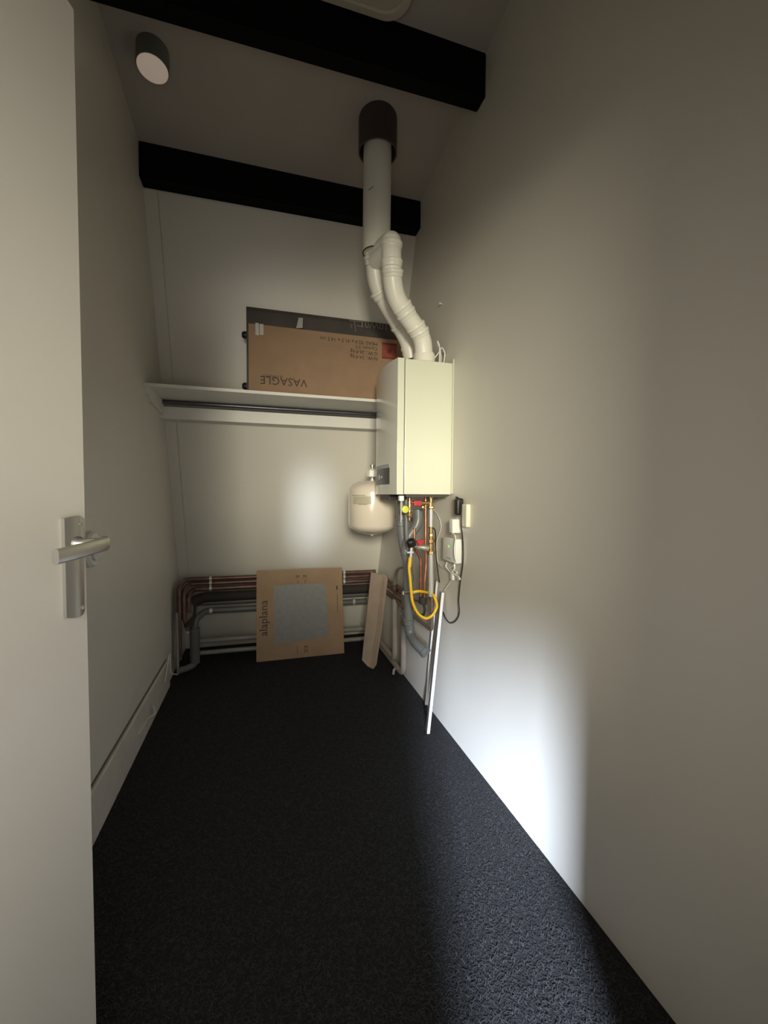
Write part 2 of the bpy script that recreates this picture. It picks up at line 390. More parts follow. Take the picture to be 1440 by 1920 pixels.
# display on the bowed front
def fr(y): t = (y-BY0)/(BY1-BY0); return BX-.022*(1-(2*t-1)**2)
def strip(y0, y1, z0, z1, off, nm, m, par, n=8):
    bm = bmesh.new(); A = []
    for k in range(n+1):
        y = y0+(y1-y0)*k/n; x = fr(y)
        A.append([bm.verts.new((x-off, y, z0)), bm.verts.new((x-off, y, z1)), bm.verts.new((x+.004, y, z1)), bm.verts.new((x+.004, y, z0))])
    for a, b in zip(A, A[1:]):
        for i in range(4): bm.faces.new((a[i], b[i], b[(i+1) % 4], a[(i+1) % 4]))
    bm.faces.new(A[0]); bm.faces.new(A[-1][::-1]); return link(nm, bm, m, par, True)
dsp = strip(1.975, 2.235, 1.252, 1.333, .0015, 'display', 'display', bo)
strip(1.975, 2.235, 1.334, 1.352, .0014, 'display_band', 'displayb', bo)
for (yy, r_) in ((2.13, .014), (2.08, .007)):
    c = V((fr(yy)-.001, yy, 1.29)); link('control_dial', lathe([(r_, 0), (r_, .004), (r_*.7, .005)], c, (-1, 0, 0), 20), 'displayb', dsp, True)
p = at(752, 934, 'y', 1.93)
link('sensor_clip', bx(p-V((.012, .012, .014)), p+V((.012, .012, .012)), .004), 'white', bo)
link('drain_rod', tube([p-V((0, 0, .01)), at(752, 978, 'y', 1.93)], .0025, 8), 'steel', bo, True)

# ---------------------------------------------------------------- flue
FYp = 2.0
def F(px, py, y=FYp): return at(px, py, 'y', y)
cx = .5*(F(681, 380).x+F(733, 380).x); rr = .5*(F(733, 380).x-F(681, 380).x)*.97
fl = thing('flue_pipe', 'white twin flue pipe rising from the boiler through the brown ceiling collar', 'pipe', (.70, 2.0, BZ1+.001))
cr = .5*(F(744, 250).x-F(672, 250).x)*.97; zcb = F(708, 288).z; zct = cz(FYp)+.03
cx2 = .5*(F(744, 250).x+F(672, 250).x)
link('ceiling_collar', lathe([(cr*.93, .10), (cr*.93, .0), (cr, 0), (cr, zct-zcb), (cr*.93, zct-zcb)], (cx2, FYp, zcb), (0, 0, 1), 40), 'collar', fl, True)
zo = F(700, 474).z
cxb = .5*(F(680, 450).x+F(731, 450).x)
link('outer_pipe', tube([(cxb, FYp, zo), (cx2, FYp, zct)], rr, 40), 'pvc', fl, True)
def sock(p, axis, r, ln=.045, bead=.004):
    return lathe([(r, -ln/2), (r+bead, -ln/2+.002), (r+bead+.002, -ln/2+.008), (r+bead, -ln/2+.016), (r+.002, -ln/2+.018), (r+.002, ln/2-.004), (r, ln/2)], p, axis, 32)
def E1(px, py):      # front exhaust pipe slants back towards the boiler spigot
    t = max(0, min(1, (py-500)/170)); return at(px, py, 'y', 1.875+.12*t)
def E2(px, py):
    t = max(0, min(1, (py-490)/170)); return at(px, py, 'y', 2.02+.12*t)
ra = .5*(E1(752, 500).x-E1(715, 500).x)*.97
ex_px = [(733, 450), (734, 480), (735, 525), (742, 560), (764, 594), (786, 624), (793, 642), (795, 676)]
ep_s = fillet([E1(*q_) for q_ in ex_px], .05, 5)
c0 = E1(733, 458); c1_ = V((cxb, FYp, c0.z))
link('branch_fitting', tube([c0+V((0, 0, .012)), c1_+V((0, 0, .012))], ra*.98, 28), 'pvc', fl, True)
link('branch_fitting', tube([c0-V((0, 0, .014)), c1_-V((0, 0, .014))], ra*.98, 28), 'pvc', fl, True)
link('branch_cap', lathe([(ra*.3, .034), (ra*.75, .028), (ra*.97, .012), (ra, -.01), (ra, -.05)], c0+V((0, 0, .012)), (0, 0, 1), 32), 'pvc', fl, True)
link('exhaust_bend', tube(ep_s, ra, 28), 'pvc', fl, True)
for (a, b, dx_, dy_) in ((734, 462, 0, 1), (734.5, 495, 0, 1), (736, 513, .02, 1), (755, 578, .62, 1), (762, 590, .62, 1), (780, 615, .55, 1), (787, 626, .45, 1)):
    c = E1(a, b); d = (E1(a+dx_*10, b+dy_*10)-c).normalized()
    link('pipe_socket', sock(c, d, ra, .032, .004), 'pvc', fl, True)
c = E1(795, 676); c.z = BZ1+.001
link('boiler_adapter', lathe([(ra*1.3, 0), (ra*1.3, .012), (ra*1.22, .016), (ra*1.2, .052), (ra*1.12, .062), (ra*1.02, .066)], c, (0, 0, 1), 36), 'pvc', fl, True)
rb = ra*.93
bpx = [(700, 468), (702, 500), (706, 535), (725, 572), (750, 612), (766, 643), (771, 672)]
link('air_pipe_bend', tube(fillet([E2(*q_) for q_ in bpx], .06, 5), rb, 28), 'pvc', fl, True)
for (a, b, dx_, dy_) in ((701, 490, 0, 1), (713, 552, .5, 1), (751, 614, .6, 1), (769, 658, .15, 1)):
    c = E2(a, b); d = (E2(a+dx_*10, b+dy_*10)-c).normalized()
    link('pipe_socket', sock(c, d, rb, .04, .005), 'pvc', fl, True)
link('seal_ring', tube([V((cxb+rr*.96*math.cos(R(k*10)), FYp+rr*.96*math.sin(R(k*10)), zo-.001)) for k in range(37)], .0028, 8), 'black', fl, True)
c = E2(772, 676); c.z = BZ1+.001
link('boiler_adapter', lathe([(rb*1.25, 0), (rb*1.25, .03), (rb*1.08, .038)], c, (0, 0, 1), 36), 'pvc', fl, True)
link('scratch', tube([F(686, 371)-V((0, rr*.8, 0)), F(694, 367)-V((0, rr*.95, 0))], .0015, 6), 'seam', fl)

# loose white cables looping on top of the boiler
bmx = at(816, 676, 'y', 1.98); bmx.z = BZ1
cb = [V((.80, 1.97, BZ1+.003)), at(822, 662, 'y', 1.97), at(828, 652, 'y', 1.98), at(834, 664, 'y', 1.99), V((.885, 2.0, BZ1+.003))]
tag(link('white_cable', tube(spline(cb), .003, 8), 'cablew', smooth=True), 'thin white cable loop standing on the boiler top beside the flue', 'cable', 'cables on boiler top')
cb = [V((.845, 1.95, BZ1+.003)), at(824, 650, 'y', 1.96), at(820, 640, 'y', 1.97), at(826, 662, 'y', 1.97), V((.86, 1.965, BZ1+.003))]
tag(link('white_cable', tube(spline(cb), .0025, 8), 'cablew', smooth=True), 'taller thin cable hoop on the boiler top against the right wall', 'cable', 'cables on boiler top')
p = at(829, 570, 'x', XR)
tag(link('wall_nail', lathe([(.002, 0), (.002, .012), (.006, .013), (.006, .016), (.001, .018)], p, (-1, 0, .1), 14), 'white', smooth=True), 'tiny white nail head in the right wall above the boiler', 'nail')

# ---------------------------------------------------------------- shelf
sh = thing('shelf', 'white wall shelf spanning the leaning back wall above a white rail', 'shelf', (.16, 2.6, 1.76))
zsf = 1.762
link('shelf_board', prism([(XL, 2.415, zsf-.016), (XL, 2.415, zsf), (XL, wy(zsf), zsf), (XL, wy(zsf-.016), zsf-.016)], (XR-XL, 0, 0)), 'trim', sh)
link('wall_rail', prism([(XL, 2.76, 1.642), (XL, 2.76, 1.712), (XL, wy(1.712), 1.712), (XL, wy(1.642), 1.642)], (XR-XL, 0, 0)), 'trim', sh)
link('side_cleat', prism([(XL, 2.43, zsf-.016), (XL, 2.43, zsf-.05), (XL, 2.49, 1.68), (XL, 2.76, 1.66), (XL, 2.76, zsf-.016)], (.018, 0, 0)), 'trim', sh)
tp = tag(link('hanging_rail', tube([(XL+.018, 2.735, 1.733), (XR, 2.735, 1.733)], .0125, 16), 'greypipe', smooth=True), 'dark grey metal tube running just below the shelf board', 'pipe')
tp.data.materials[0] = mat('dark_metal_tube', (.10, .10, .12), .3, .6)

# ---------------------------------------------------------------- boxes on the shelf
yb = 2.50
bx0 = at(466, 700, 'y', yb).x; bx1 = at(758, 660, 'y', yb).x
zt1 = at(470, 606, 'y', yb).z; zt2 = at(463, 571, 'y', 2.53).z
bb = thing('cardboard_box', 'brown cardboard box lying upside down on the shelf, with VASAGLE lettering', 'box', ((bx0+bx1)/2, 2.55, zsf))
link('carton', bx((bx0, yb, zsf), (bx1, yb+.05, zt1), .003), 'card', bb)
xd, yd = (-1, 0, 0), (0, 0, -1)       # print is upside down
ty = yb-.0008
def tb(px, py): return V((at(px, py, 'y', yb).x, ty, at(px, py, 'y', yb).z))
text('lettering', 'VASAGLE', 'ink', tb(576, 712), xd, yd, .064, bb)
text('lettering', 'by SONGMICS', 'ink', tb(530, 705), xd, yd, .018, bb)
for i, s in enumerate(('N.W.: 24.4 kg', 'G.W.: 26.4 kg', 'Carton: 1/1', 'MEAS: 92.4 x 41.5 x 14.5 cm')):
    q_ = tb(708, 670-i*9.2); text('lettering', s, 'ink', q_, xd, yd, .030, bb)
a, b = tb(716, 672), tb(744, 645)
rp = link('warning_square', bx((a.x, ty-.0004, a.z), (b.x, yb+.001, b.z)), 'inkred', bb)
link('warning_bar', bx((a.x, ty-.0010, b.z-.012), (b.x, ty, b.z)), 'inkredd', rp)
link('warning_bar', bx((a.x, ty-.0010, a.z), (b.x, ty, a.z+.010)), 'inkredd', rp)
link('warning_mark', lathe([(.018, 0), (.018, .001)], V(((a.x+b.x)/2, ty-.0004, (a.z+b.z)/2)), (0, -1, 0), 5), 'inkredd', rp)
for (u0, v0, u1, v1) in ((479, 628, 494, 607), ):
    a, b = tb(u0, v0), tb(u1, v1)
    link('tape', bx((a.x, ty-.0002, a.z), (a.x+(b.x-a.x)*.42, yb+.001, b.z)), 'tape', bb)
    link('tape', bx((a.x+(b.x-a.x)*.52, ty-.0002, a.z+.004), (b.x, yb+.001, b.z-.003)), 'tape', bb)
dk = thing('dark_carton', 'flat dark carton standing behind the brown box on the shelf', 'box', ((bx0+bx1)/2, 2.58, zsf))
dx0 = at(462, 620, 'y', 2.56).x; dx1 = at(757, 620, 'y', 2.56).x
link('carton', prism([(dx0, 2.553, zsf), (dx0, 2.553, zt2-.02), (dx0, 2.556, zt2), (dx0, wy(zt2)-.012, zt2), (dx0, wy(zt2)+.0, zt2-.02), (dx0, 2.62, zsf)], (dx1-dx0, 0, 0)), 'cardd', dk)
def td(px, py): c = at(px, py, 'y', 2.552); return c
text('lettering', 'LGT110W01', 'inkw', td(768, 612), xd, yd, .060, dk)
for k, (u, v, u2, v2) in enumerate(((664, 600, 667, 622), (655, 601, 682, 604), (668, 611, 682, 612), (657, 607, 660, 615))):
    a, b = td(u, v), td(u2, v2); link('printed_mark', tube([a, b], .0022, 6), 'inkw', dk)
a = td(556, 618); b = td(564, 596); a.y = b.y = ty
link('tape', prism([(a.x-.006, 2.4985, a.z-.012), (a.x+.03, 2.4985, a.z-.008), (b.x+.012, 2.5515, b.z), (b.x-.012, 2.5515, b.z)], (0, -.001, 0)), 'tape', dk)
for (u, v) in ((458, 628), (459, 724)):
    p = at(u, v, 'y', 2.585); link('corner_foot', lathe([(.012, 0), (.020, .006), (.020, .02), (.012, .03)], V((dx0+.004, 2.585, p.z)), (-1, 0, 0), 16), 'black', dk, True)

# ---------------------------------------------------------------- expansion tank
tk0 = at(697, 950, 'y', 2.5); tcx = .5*(at(653, 950, 'y', 2.5).x+at(741, 950, 'y', 2.5).x); tr = .5*(at(741, 950, 'y', 2.5).x-at(653, 950, 'y', 2.5).x)*.98
tzt, tzb = at(697, 900, 'y', 2.5).z, at(697, 1001, 'y', 2.5).z
tk = thing('expansion_tank', 'cream expansion tank hanging behind the boiler near the corner', 'tank', (tcx, 2.5, tzb))
H_ = tzt-tzb
link('vessel', lathe([(.006, -.012), (.012, -.004), (tr*.35, .004), (tr*.7, .018), (tr*.93, .038), (tr*.985, .055), (tr*.985, .06), (tr, .066), (tr, H_-.075), (tr*.97, H_-.055), (tr*.85, H_-.032), (tr*.6, H_-.012), (tr*.3, H_-.003), (.01, H_)], (tcx, 2.5, tzb), (0, 0, 1), 56), 'tank', tk, True)
link('neck_flange', lathe([(.045, 0), (.045, .004), (.014, .005), (.014, .018)], (tcx, 2.5, tzt-.004), (0, 0, 1), 24), 'steel', tk, True)
link('valve_body', lathe([(.02, 0), (.032, .004), (.032, .04), (.022, .05), (.010, .052)], (tcx, 2.5, tzt+.016), (0, 0, 1), 8), 'white', tk)
link('valve_cap', lathe([(.008, 0), (.008, .012), (.015, .013), (.015, .024), (.004, .026)], (tcx, 2.5, tzt+.068), (0, 0, 1), 16), 'steel', tk, True)
link('supply_pipe', tube(fillet([(tcx, 2.5, tzt+.04), (tcx+.16, 2.5, tzt+.04), (XR-.03, 2.4, tzt+.04)], .03), .009, 12), 'steel', tk, True)
link('wall_bracket', bx((tcx+tr-.004, 2.47, tzb+.08), (XR, 2.53, tzb+.1), .002), 'steel', tk)
la = R(232)
bm = bmesh.new(); A = []
for k in range(9):
    t = R(205+k*6.0); A.append([bm.verts.new((tcx+(tr+.0006)*math.cos(t), 2.5+(tr+.0006)*math.sin(t), z)) for z in (tzb+H_*.56, tzb+H_*.70)])
for a, b in zip(A, A[1:]): bm.faces.new((a[0], a[1], b[1], b[0]))
r_ = bmesh.ops.extrude_face_region(bm, geom=bm.faces[:]); 
lb = link('rating_label', bm, 'cream', tk, True)
for (t0, t1, z) in ((203, 240, .715), (222, 244, .555)):
    pts = [V((tcx+(tr+.001)*math.cos(R(t0+(t1-t0)*k/6)), 2.5+(tr+.001)*math.sin(R(t0+(t1-t0)*k/6)), tzb+H_*z)) for k in range(7)]
    link('printed_line', tube(pts, .0012, 5), 'ink', lb)

# ---------------------------------------------------------------- pipework below the boiler
def Y(y, *pp): return [at(a, b, 'y', y) for a, b in pp]
# grey drain
dr = thing('drain_pipe', 'thick grey plastic drain pipe snaking down below the boiler', 'pipe', (.78, 2.12, .3))
pts = Y(2.13, (754, 929), (752, 990), (758, 1030)) + Y(2.13, (764, 1052), (766, 1110), (766, 1165))
pts += [at(769, 1190, 'y', 2.13), at(779, 1206, 'y', 2.06), at(800, 1226, 'y', 2.0)]
link('main_pipe', tube(fillet(pts, .05, 6), .026, 20), 'grey', dr, True)
link('inlet_branch', tube(fillet(Y(2.10, (784, 955), (785, 982), (764, 1008), (760, 1040)), .04, 6), .026, 20), 'grey', dr, True)
link('inlet_pipe', tube(fillet(Y(2.06, (762, 936), (762, 1000), (765, 1030)), .03, 6), .012, 14), 'grey', dr, True)
for (a, b) in ((752, 975), (766, 1078), (766, 1160)):
    c = at(a, b, 'y', 2.13); link('pipe_socket', lathe([(.026, 0), (.0295, .003), (.0295, .03), (.026, .034)], c, (0, 0, -1), 22), 'grey', dr, True)
c0, c1 = at(794, 1219, 'y', 2.018), at(800, 1226, 'y', 2.0)
link('end_collar', lathe([(.027, 0), (.031, .002), (.031, .02), (.027, .022)], c1, (c0-c1), 22), 'grey', dr, True)
# chrome / brass riser
gr = thing('gas_riser', 'bright chrome pipe with brass fittings below the boiler right side', 'pipe', (.83, 2.0, .7))
g = Y(2.0, (808, 929), (808, 975))
link('upper_pipe', tube(g, .0085, 14), 'brass', gr, True)
link('upper_pipe', tube(Y(2.0, (808, 955), (808, 990)), .010, 14), 'chrome', gr, True)
link('upper_pipe', tube(Y(2.0, (808, 988), (808, 1040)), .0085, 14), 'brass', gr, True)
link('lower_pipe', tube(Y(2.0, (808, 1036), (808, 1118)), .0125, 16), 'chrome', gr, True)
for (a, b, r_, h_, k) in ((808, 931, .017, .018, 6), (808, 947, .014, .03, 12), (808, 951, .018, .012, 6), (808, 989, .017, .008, 20), (808, 1003, .013, .02, 6), (808, 1014, .019, .022, 12), (808, 1024, .014, .03, 12), (808, 1036, .019, .02, 6)):
    c = at(a, b, 'y', 2.0); link('fitting', lathe([(r_*.8, -h_/2), (r_, -h_/2+.003), (r_, h_/2-.003), (r_*.8, h_/2)], c, (0, 0, 1), k), 'brass', gr)
lp = at(810, 1118, 'y', 2.0); e1 = at(810, 1183, 'y', 2.0); e2 = at(775, 1158, 'x', e1.x)
pipe('wall_pipe', 'dark brown pipe dropping from the chrome riser and turning back along wall', 'pipe', [lp, e1, V((e1.x, e2.y+.25, e1.z+.0))], .0088, 'brown', .03)
# cross-valve (upper, red) between copper and riser
vx = thing('isolating_valve', 'red-handled horizontal valve directly under the boiler casing', 'valve', at(788, 944, 'y', 1.98))
link('body', tube(Y(2.0, (790, 943), (807, 943)), .0085, 12), 'brass', vx, True)
link('handle', bx(at(777, 948, 'y', 1.98), at(790, 939, 'y', 1.99)+V((0, .012, 0)), .002), 'red', vx)
link('tail', tube(Y(1.99, (769, 941), (778, 943)), .006, 10), 'copper', vx, True)
link('cap', lathe([(.008, 0), (.010, .004), (.010, .016), (.004, .02)], at(792, 951, 'y', 1.99), (0, -1, 0), 14), 'brass', vx, True)
sv = thing('safety_valve', 'brass safety valve with yellow-green knob under the boiler left side', 'valve', at(768, 955, 'y', 2.0))
c = at(768, 940, 'y', 2.0); c2 = at(768, 976, 'y', 2.0); hL = c.z-c2.z
link('body', lathe([(.009, 0), (.010, .01), (.013, .012), (.013, .03), (.009, .034), (.010, .055), (.014, .058), (.012, .075), (.006, .08), (.005, hL)], c, (0, 0, -1), 14), 'brass', sv, True)
link('knob', lathe([(.008, 0), (.018, .003), (.020, .012), (.018, .02), (.006, .022)], at(759, 955, 'y', 1.985)+V((.0, .01, 0)), (0, -1, 0), 12), 'lime', sv)
link('stem', tube(Y(1.992, (760, 955), (768, 955)), .005, 8), 'brass', sv, True)
link('outlet_pipe', tube(Y(2.0, (768, 930), (768, 942)), .007, 10), 'copper', sv, True)
# copper pipes
pipe('copper_pipe', 'bright copper pipe running straight down just left of the chrome riser', 'pipe', Y(2.03, (798, 929), (798, 1032)), .0075, 'copper', .02, 'copper pipes under the boiler')
pipe('copper_pipe', 'reddish copper pipe dropping behind the red lower valve handle', 'pipe', Y(2.08, (777, 990), (777, 1028), (789, 1045), (789, 1123)), .0085, 'copper', .03, 'copper pipes under the boiler')
pipe('copper_pipe', 'copper pipe crossing left below the grey valve body to floor-level stub', 'pipe', Y(2.06, (799, 1032), (799, 1060), (796, 1090), (796, 1123)), .0085, 'copper', .03, 'copper pipes under the boiler')
for (a, b) in ((798, 947), (798, 960), (798, 1016)):
    pass
ct = thing('pipe_elbow_set', 'dark capped stub where the two copper pipes end below the loop', 'pipe fitting', at(793, 1128, 'y', 2.07))
link('collar', lathe([(.019, 0), (.021, .004), (.021, .035), (.012, .04)], at(793, 1119, 'y', 2.07), (0, 0, -1), 16), 'dark', ct, True)
e = [at(793, 1126, 'y', 2.07), at(797, 1146, 'y', 2.07), at(793, 1155, 'y', 2.09), at(779, 1147, 'y', 2.16)]
link('bend', tube(fillet(e, .02), .007, 12), 'dark', ct, True)
pipe('wall_pipe', 'thin brown pipe on the right wall inside the yellow hose loop', 'pipe', [at(806, 1118, 'y', 2.05), at(800, 1133, 'y', 2.08), at(776, 1124, 'y', 2.25)], .0065, 'brown', .02)
# lower valve
lv = thing('filling_valve', 'grey filling valve with red handle and black knob above the yellow hose', 'valve', at(788, 1028, 'y', 1.97))
link('body', lathe([(.010, 0), (.014, .004), (.014, .03), (.016, .034), (.016, .062), (.010, .066)], at(781, 1025, 'y', 1.98), at(803, 1028, 'y', 1.98)-at(781, 1025, 'y', 1.98), 16), 'steel', lv, True)
link('tail', tube(Y(2.0, (800, 1028), (808, 1028)), .008, 12), 'brass', lv, True)
c = at(788, 1025, 'y', 1.975); 
link('handle', prism([at(781, 1014, 'y', 1.955), at(796, 1012, 'y', 1.955), at(793, 1018, 'y', 1.955), at(790, 1023, 'y', 1.955), at(786, 1023, 'y', 1.955)], (0, .018, 0)), 'red', lv)
k0 = at(771, 1020, 'y', 1.97)
link('knob', lathe([(.013, 0), (.021, .004), (.024, .03), (.018, .038), (.006, .04)], k0+V((.006, .0, -.012)), (-.35, -.25, .9), 8), 'black', lv)
link('neck', tube([k0+V((.0, 0, -.004)), at(782, 1026, 'y', 1.98)], .007, 12), 'steel', lv, True)
link('outlet', tube([k0+V((.002, 0, -.01)), at(770, 1046, 'y', 1.97)], .007, 12), 'chrome', lv, True)
link('wing_nut', bx(at(764, 1038, 'y', 1.965), at(776, 1034, 'y', 1.965)+V((0, .012, 0)), .002), 'chrome', lv)
# yellow hose
hp = Y(1.965, (769, 1045), (767, 1062), (769, 1085), (771, 1110), (774, 1130), (783, 1149), (797, 1159), (810, 1154), (819, 1138), (816, 1123)) + [at(811, 1114, 'y', 1.99), at(805, 1112, 'y', 2.032), at(799, 1110.5, 'y', 2.03)] + Y(1.99, (786, 1108.5), (775, 1110)) 
yh = thing('filling_hose', 'yellow rubber filling hose making a loop below the boiler pipes', 'hose', hp[3])
link('hose', tube(spline(hp, 6), .0072, 12), 'yellow', yh, True)
link('hose_cuff', tube(Y(1.965, (769, 1047), (768, 1063)), .0092, 12), 'yellow', yh, True)
a, b = at(776, 1110, 'y', 1.99), at(757, 1112, 'y', 2.15)
link('end_connector', tube([a, b], .0085, 12), 'steel', yh, True)
link('end_nut', lathe([(.013, 0), (.013, .016)], b, (a-b), 6), 'steel', yh)
# painted heating pipes on right, falling to the floor
def at2(px, py, y): return at(px, py, 'y', y)
hx1 = thing('heating_pipe', 'pinkish painted heating pipe bending at the skirting, left of the grey drain', 'pipe', at2(757, 1200, 2.5))
zlow = at2(752, 1266, 2.5).z
P1 = [at2(757, 1172, 2.5), V((at2(757, 1200, 2.5).x, 2.5, zlow)), V((at2(757, 1200, 2.5).x-.0, 3.12, zlow)), ]
link('pipe_run', tube(fillet(P1, .07, 8), .0185, 16), 'paintpipe', hx1, True)
link('drain_stub', tube([P1[1]+V((-.005, .13, .0)), P1[1]+V((-.03, .11, -.012)), P1[1]+V((-.034, .105, -zlow+.012))], .009, 12), 'paintpipe', hx1, True)
link('upper_pipe', tube([at2(755, 1112, 2.5), at2(757, 1176, 2.5)], .010, 12), 'steel', hx1, True)
link('valve_body', lathe([(.012, 0), (.018, .004), (.018, .03), (.014, .034), (.014, .05)], at2(756, 1150, 2.5), (0, 0, -1), 10), 'steel', hx1)
link('clip', clamp(at2(757, 1168, 2.5), (0, 0, 1), .0185), 'steel', hx1, True)
hx2 = thing('heating_pipe', 'pinkish painted heating pipe beside the leaning pale carton', 'pipe', at2(740, 1180, 2.68))
x2 = at2(741, 1180, 2.68).x; z2 = at2(738, 1238, 2.68).z
P2 = [at2(741, 1124, 2.68), V((x2, 2.68, z2)), V((x2, 3.08, z2)), ]
link('pipe_run', tube(fillet(P2, .06, 8), .0195, 16), 'paintpipe', hx2, True)
link('stub_cap', lathe([(.012, 0), (.012, .025)], V((x2, 2.68, z2-.01)), (.1, -.3, -1), 12), 'paintpipe', hx2, True)
link('valve_body', lathe([(.014, 0), (.02, .006), (.02, .04), (.013, .046), (.013, .07)], at2(741, 1095, 2.68), (0, 0, -1), 10), 'copperd', hx2)
by = [at2(741, 1100, 2.68), at2(742, 1080, 2.66), at2(746, 1066, 2.60), at2(757, 1062, 2.45), at2(764, 1066, 2.3), at2(767, 1070, 2.15)]
link('flexible_pipe', tube(spline(by, 5), .0125, 12), 'steel', hx2, True)
# copper bundle turning along the right wall
for (zz, lab, r_) in ((.585, 'uppermost copper pipe on the right wall corner beside the pale carton', .011), (.545, 'middle copper pipe on the right wall corner beside the pale carton', .012), (.49, 'lowest copper pipe on the right wall corner beside the pale carton', .014)):
    pipe('corner_pipe', lab, 'pipe', [(XR-.03, 3.02, zz), (XR-.03, 2.52, zz-.004)], r_, 'copperd', .03, 'pipes on the right wall')

# ---------------------------------------------------------------- pipes along the back wall
yp = 3.165
runs = [(.604, .0150, 'copperd', 'topmost copper pipe along the foot of the back wall', 0),
        (.572, .0155, 'copperd', 'second copper pipe from the top along the foot of the back wall', .0),
        (.534, .0170, 'copperd', 'third copper pipe from the top along the foot of the back wall', .0)]
for i, (z, r_, m, lab, d) in enumerate(runs):
    xa_ = XL+.045+i*.025
    t = thing('copper_pipe_run', lab, 'pipe', (0, yp, z), 'copper pipes along the back wall')
    link('pipe_run', tube(fillet([(xa_, 3.0+.02*i, (.10, .36, .40)[i]), (xa_, 3.0+.02*i, z-.02), (xa_+.012, yp, z-.004), (XR-.05, yp, z-.006)], .035, 6), r_, 14), m, t, True)
    for pxx in (395, 645):
        c = at(pxx, 1088, 'y', yp); c.z = z-.004; link('clip', clamp(c, (1, 0, 0), r_, .018), 'chrome', t, True)
ins = thing('insulated_pipe', 'thick dark insulated pipe along the back wall under the copper pipes', 'pipe', (0, 3.19, .46))
link('insulation', tube(fillet([(XL+.10, 3.05, .30), (XL+.10, 3.1, .45), (XL+.16, 3.20, .462), (XR-.05, 3.20, .458)], .05, 6), .036, 20), 'dark', ins, True)
gp1 = thing('grey_pipe_run', 'grey painted pipe along the back wall that turns down at the left', 'pipe', (0, yp, .36))
xg = at(365, 1180, 'y', 3.05).x
link('pipe_run', tube(fillet([(XL+.04, 2.98, .035), (xg-.04, 3.0, .037), (xg, 3.05, .04), (xg, 3.05, .34), (xg+.05, yp, .372), (XR-.12, yp, .366)], .045, 8), .0215, 16), 'greypipe', gp1, True)
link('pipe_wrap', tube([(xg, 3.05, .05), (xg, 3.05, .29)], .031, 18), 'greypipe', gp1, True)
for pxx in (396, 663): c = at(pxx, 1140, 'y', yp); c.z = .369; link('clip', clamp(c, (1, 0, 0), .0215, .02), 'chrome', gp1, True)
pipe('grey_pipe_run', 'slim grey pipe behind the clipped grey pipe on the back wall', 'pipe', [(XL+.12, 3.24, .412), (XR-.06, 3.24, .405)], .02, 'greypipe', .03)
pipe('light_pipe_run', 'upper of two pale pipes low on the back wall', 'pipe', [(XL+.14, 3.2, .150), (XR-.14, 3.2, .140), (XR-.10, 3.16, .140), (XR-.06, 3.08, .128)], .019, 'lightpipe', .03, 'pale pipes near the floor')
pipe('light_pipe_run', 'lowest pale pipe along the back wall, just above the carpet', 'pipe', [(XL+.08, 3.17, .072), (XR-.10, 3.17, .070)], .016, 'lightpipe', .03, 'pale pipes near the floor')
pipe('light_pipe_run', 'thin pale vertical pipe in the left rear corner', 'pipe', [(at(333, 1200, 'y', 2.98).x, 2.98, .012), (at(332, 1200, 'y', 2.98).x, 2.98, .42)], .0085, 'lightpipe', .02)
pk = thing('wrapped_valve', 'pinkish wrapped valve hanging among the pipes in the left rear corner', 'valve', (XL+.09, 3.05, .3))
c = at(352, 1150, 'y', 3.06)
link('wrap', lathe([(.02, .07), (.034, .05), (.036, 0), (.03, -.06), (.018, -.10), (.010, -.12)], c, (0, 0, 1), 14), 'paintpipe', pk, True)
pk.children[0].data.materials[0] = mat('wrap_pinkish', (.20, .15, .14), .8, noise=.3, nscale=30)
link('clamp', lathe([(.012, 0), (.016, .002), (.016, .014), (.012, .016)], c+V((0, 0, -.135)), (0, 0, 1), 16), 'white', pk, True)

# ---------------------------------------------------------------- tile box leaning on the back pipes
q0, q1 = at(482, 1236, 'z', .0), at(643, 1220, 'z', .0)
by0 = q0.y-.0
tbx = thing('tile_box', 'square brown tile carton with grey window, leaning on the back wall pipes', 'box', (q0+q1)/2)
wd = (q1-q0); wd.z = 0; wl = wd.length; ux = wd.normalized()
topc = at(481, 1071, 'y', 3.125); hz = topc.z
# the leaning face: bottom edge on the carpet, top edge resting on the pipes
lean_top = 3.128
uy = V((0, (lean_top-(q0.y+q1.y)/2)*1.0, hz)); 
A0 = V((q0.x-.004, 3.08, 0.001)); A1 = V((q1.x, 3.085, 0.001))
ux = (A1-A0).normalized(); 
B0 = at(481, 1070, 'y', 3.125); B1 = at(641, 1064, 'y', 3.118)
zz_ = ux.cross((B0-A0).normalized()); tn = zz_.normalized()   # towards the camera or away
if tn.y > 0: tn = -tn
th = .016
bm = bmesh.new()
f_ = [A0, A1, B1, B0]
link('tile_slab', prism([V(p)+tn*.0 - tn*.004 for p in (A0+(A1-A0)*.06+(B0-A0)*.04, A1-(A1-A0)*.06+(B0-A0)*.04, B1-(B1-B0)*.06-(B0-A0)*.04, B0+(B1-B0)*.06-(B0-A0)*.04)], -tn*.008), 'tile', tbx)
def uv(u, v): a = A0.lerp(A1, u); b = B0.lerp(B1, u); return a.lerp(b, v)
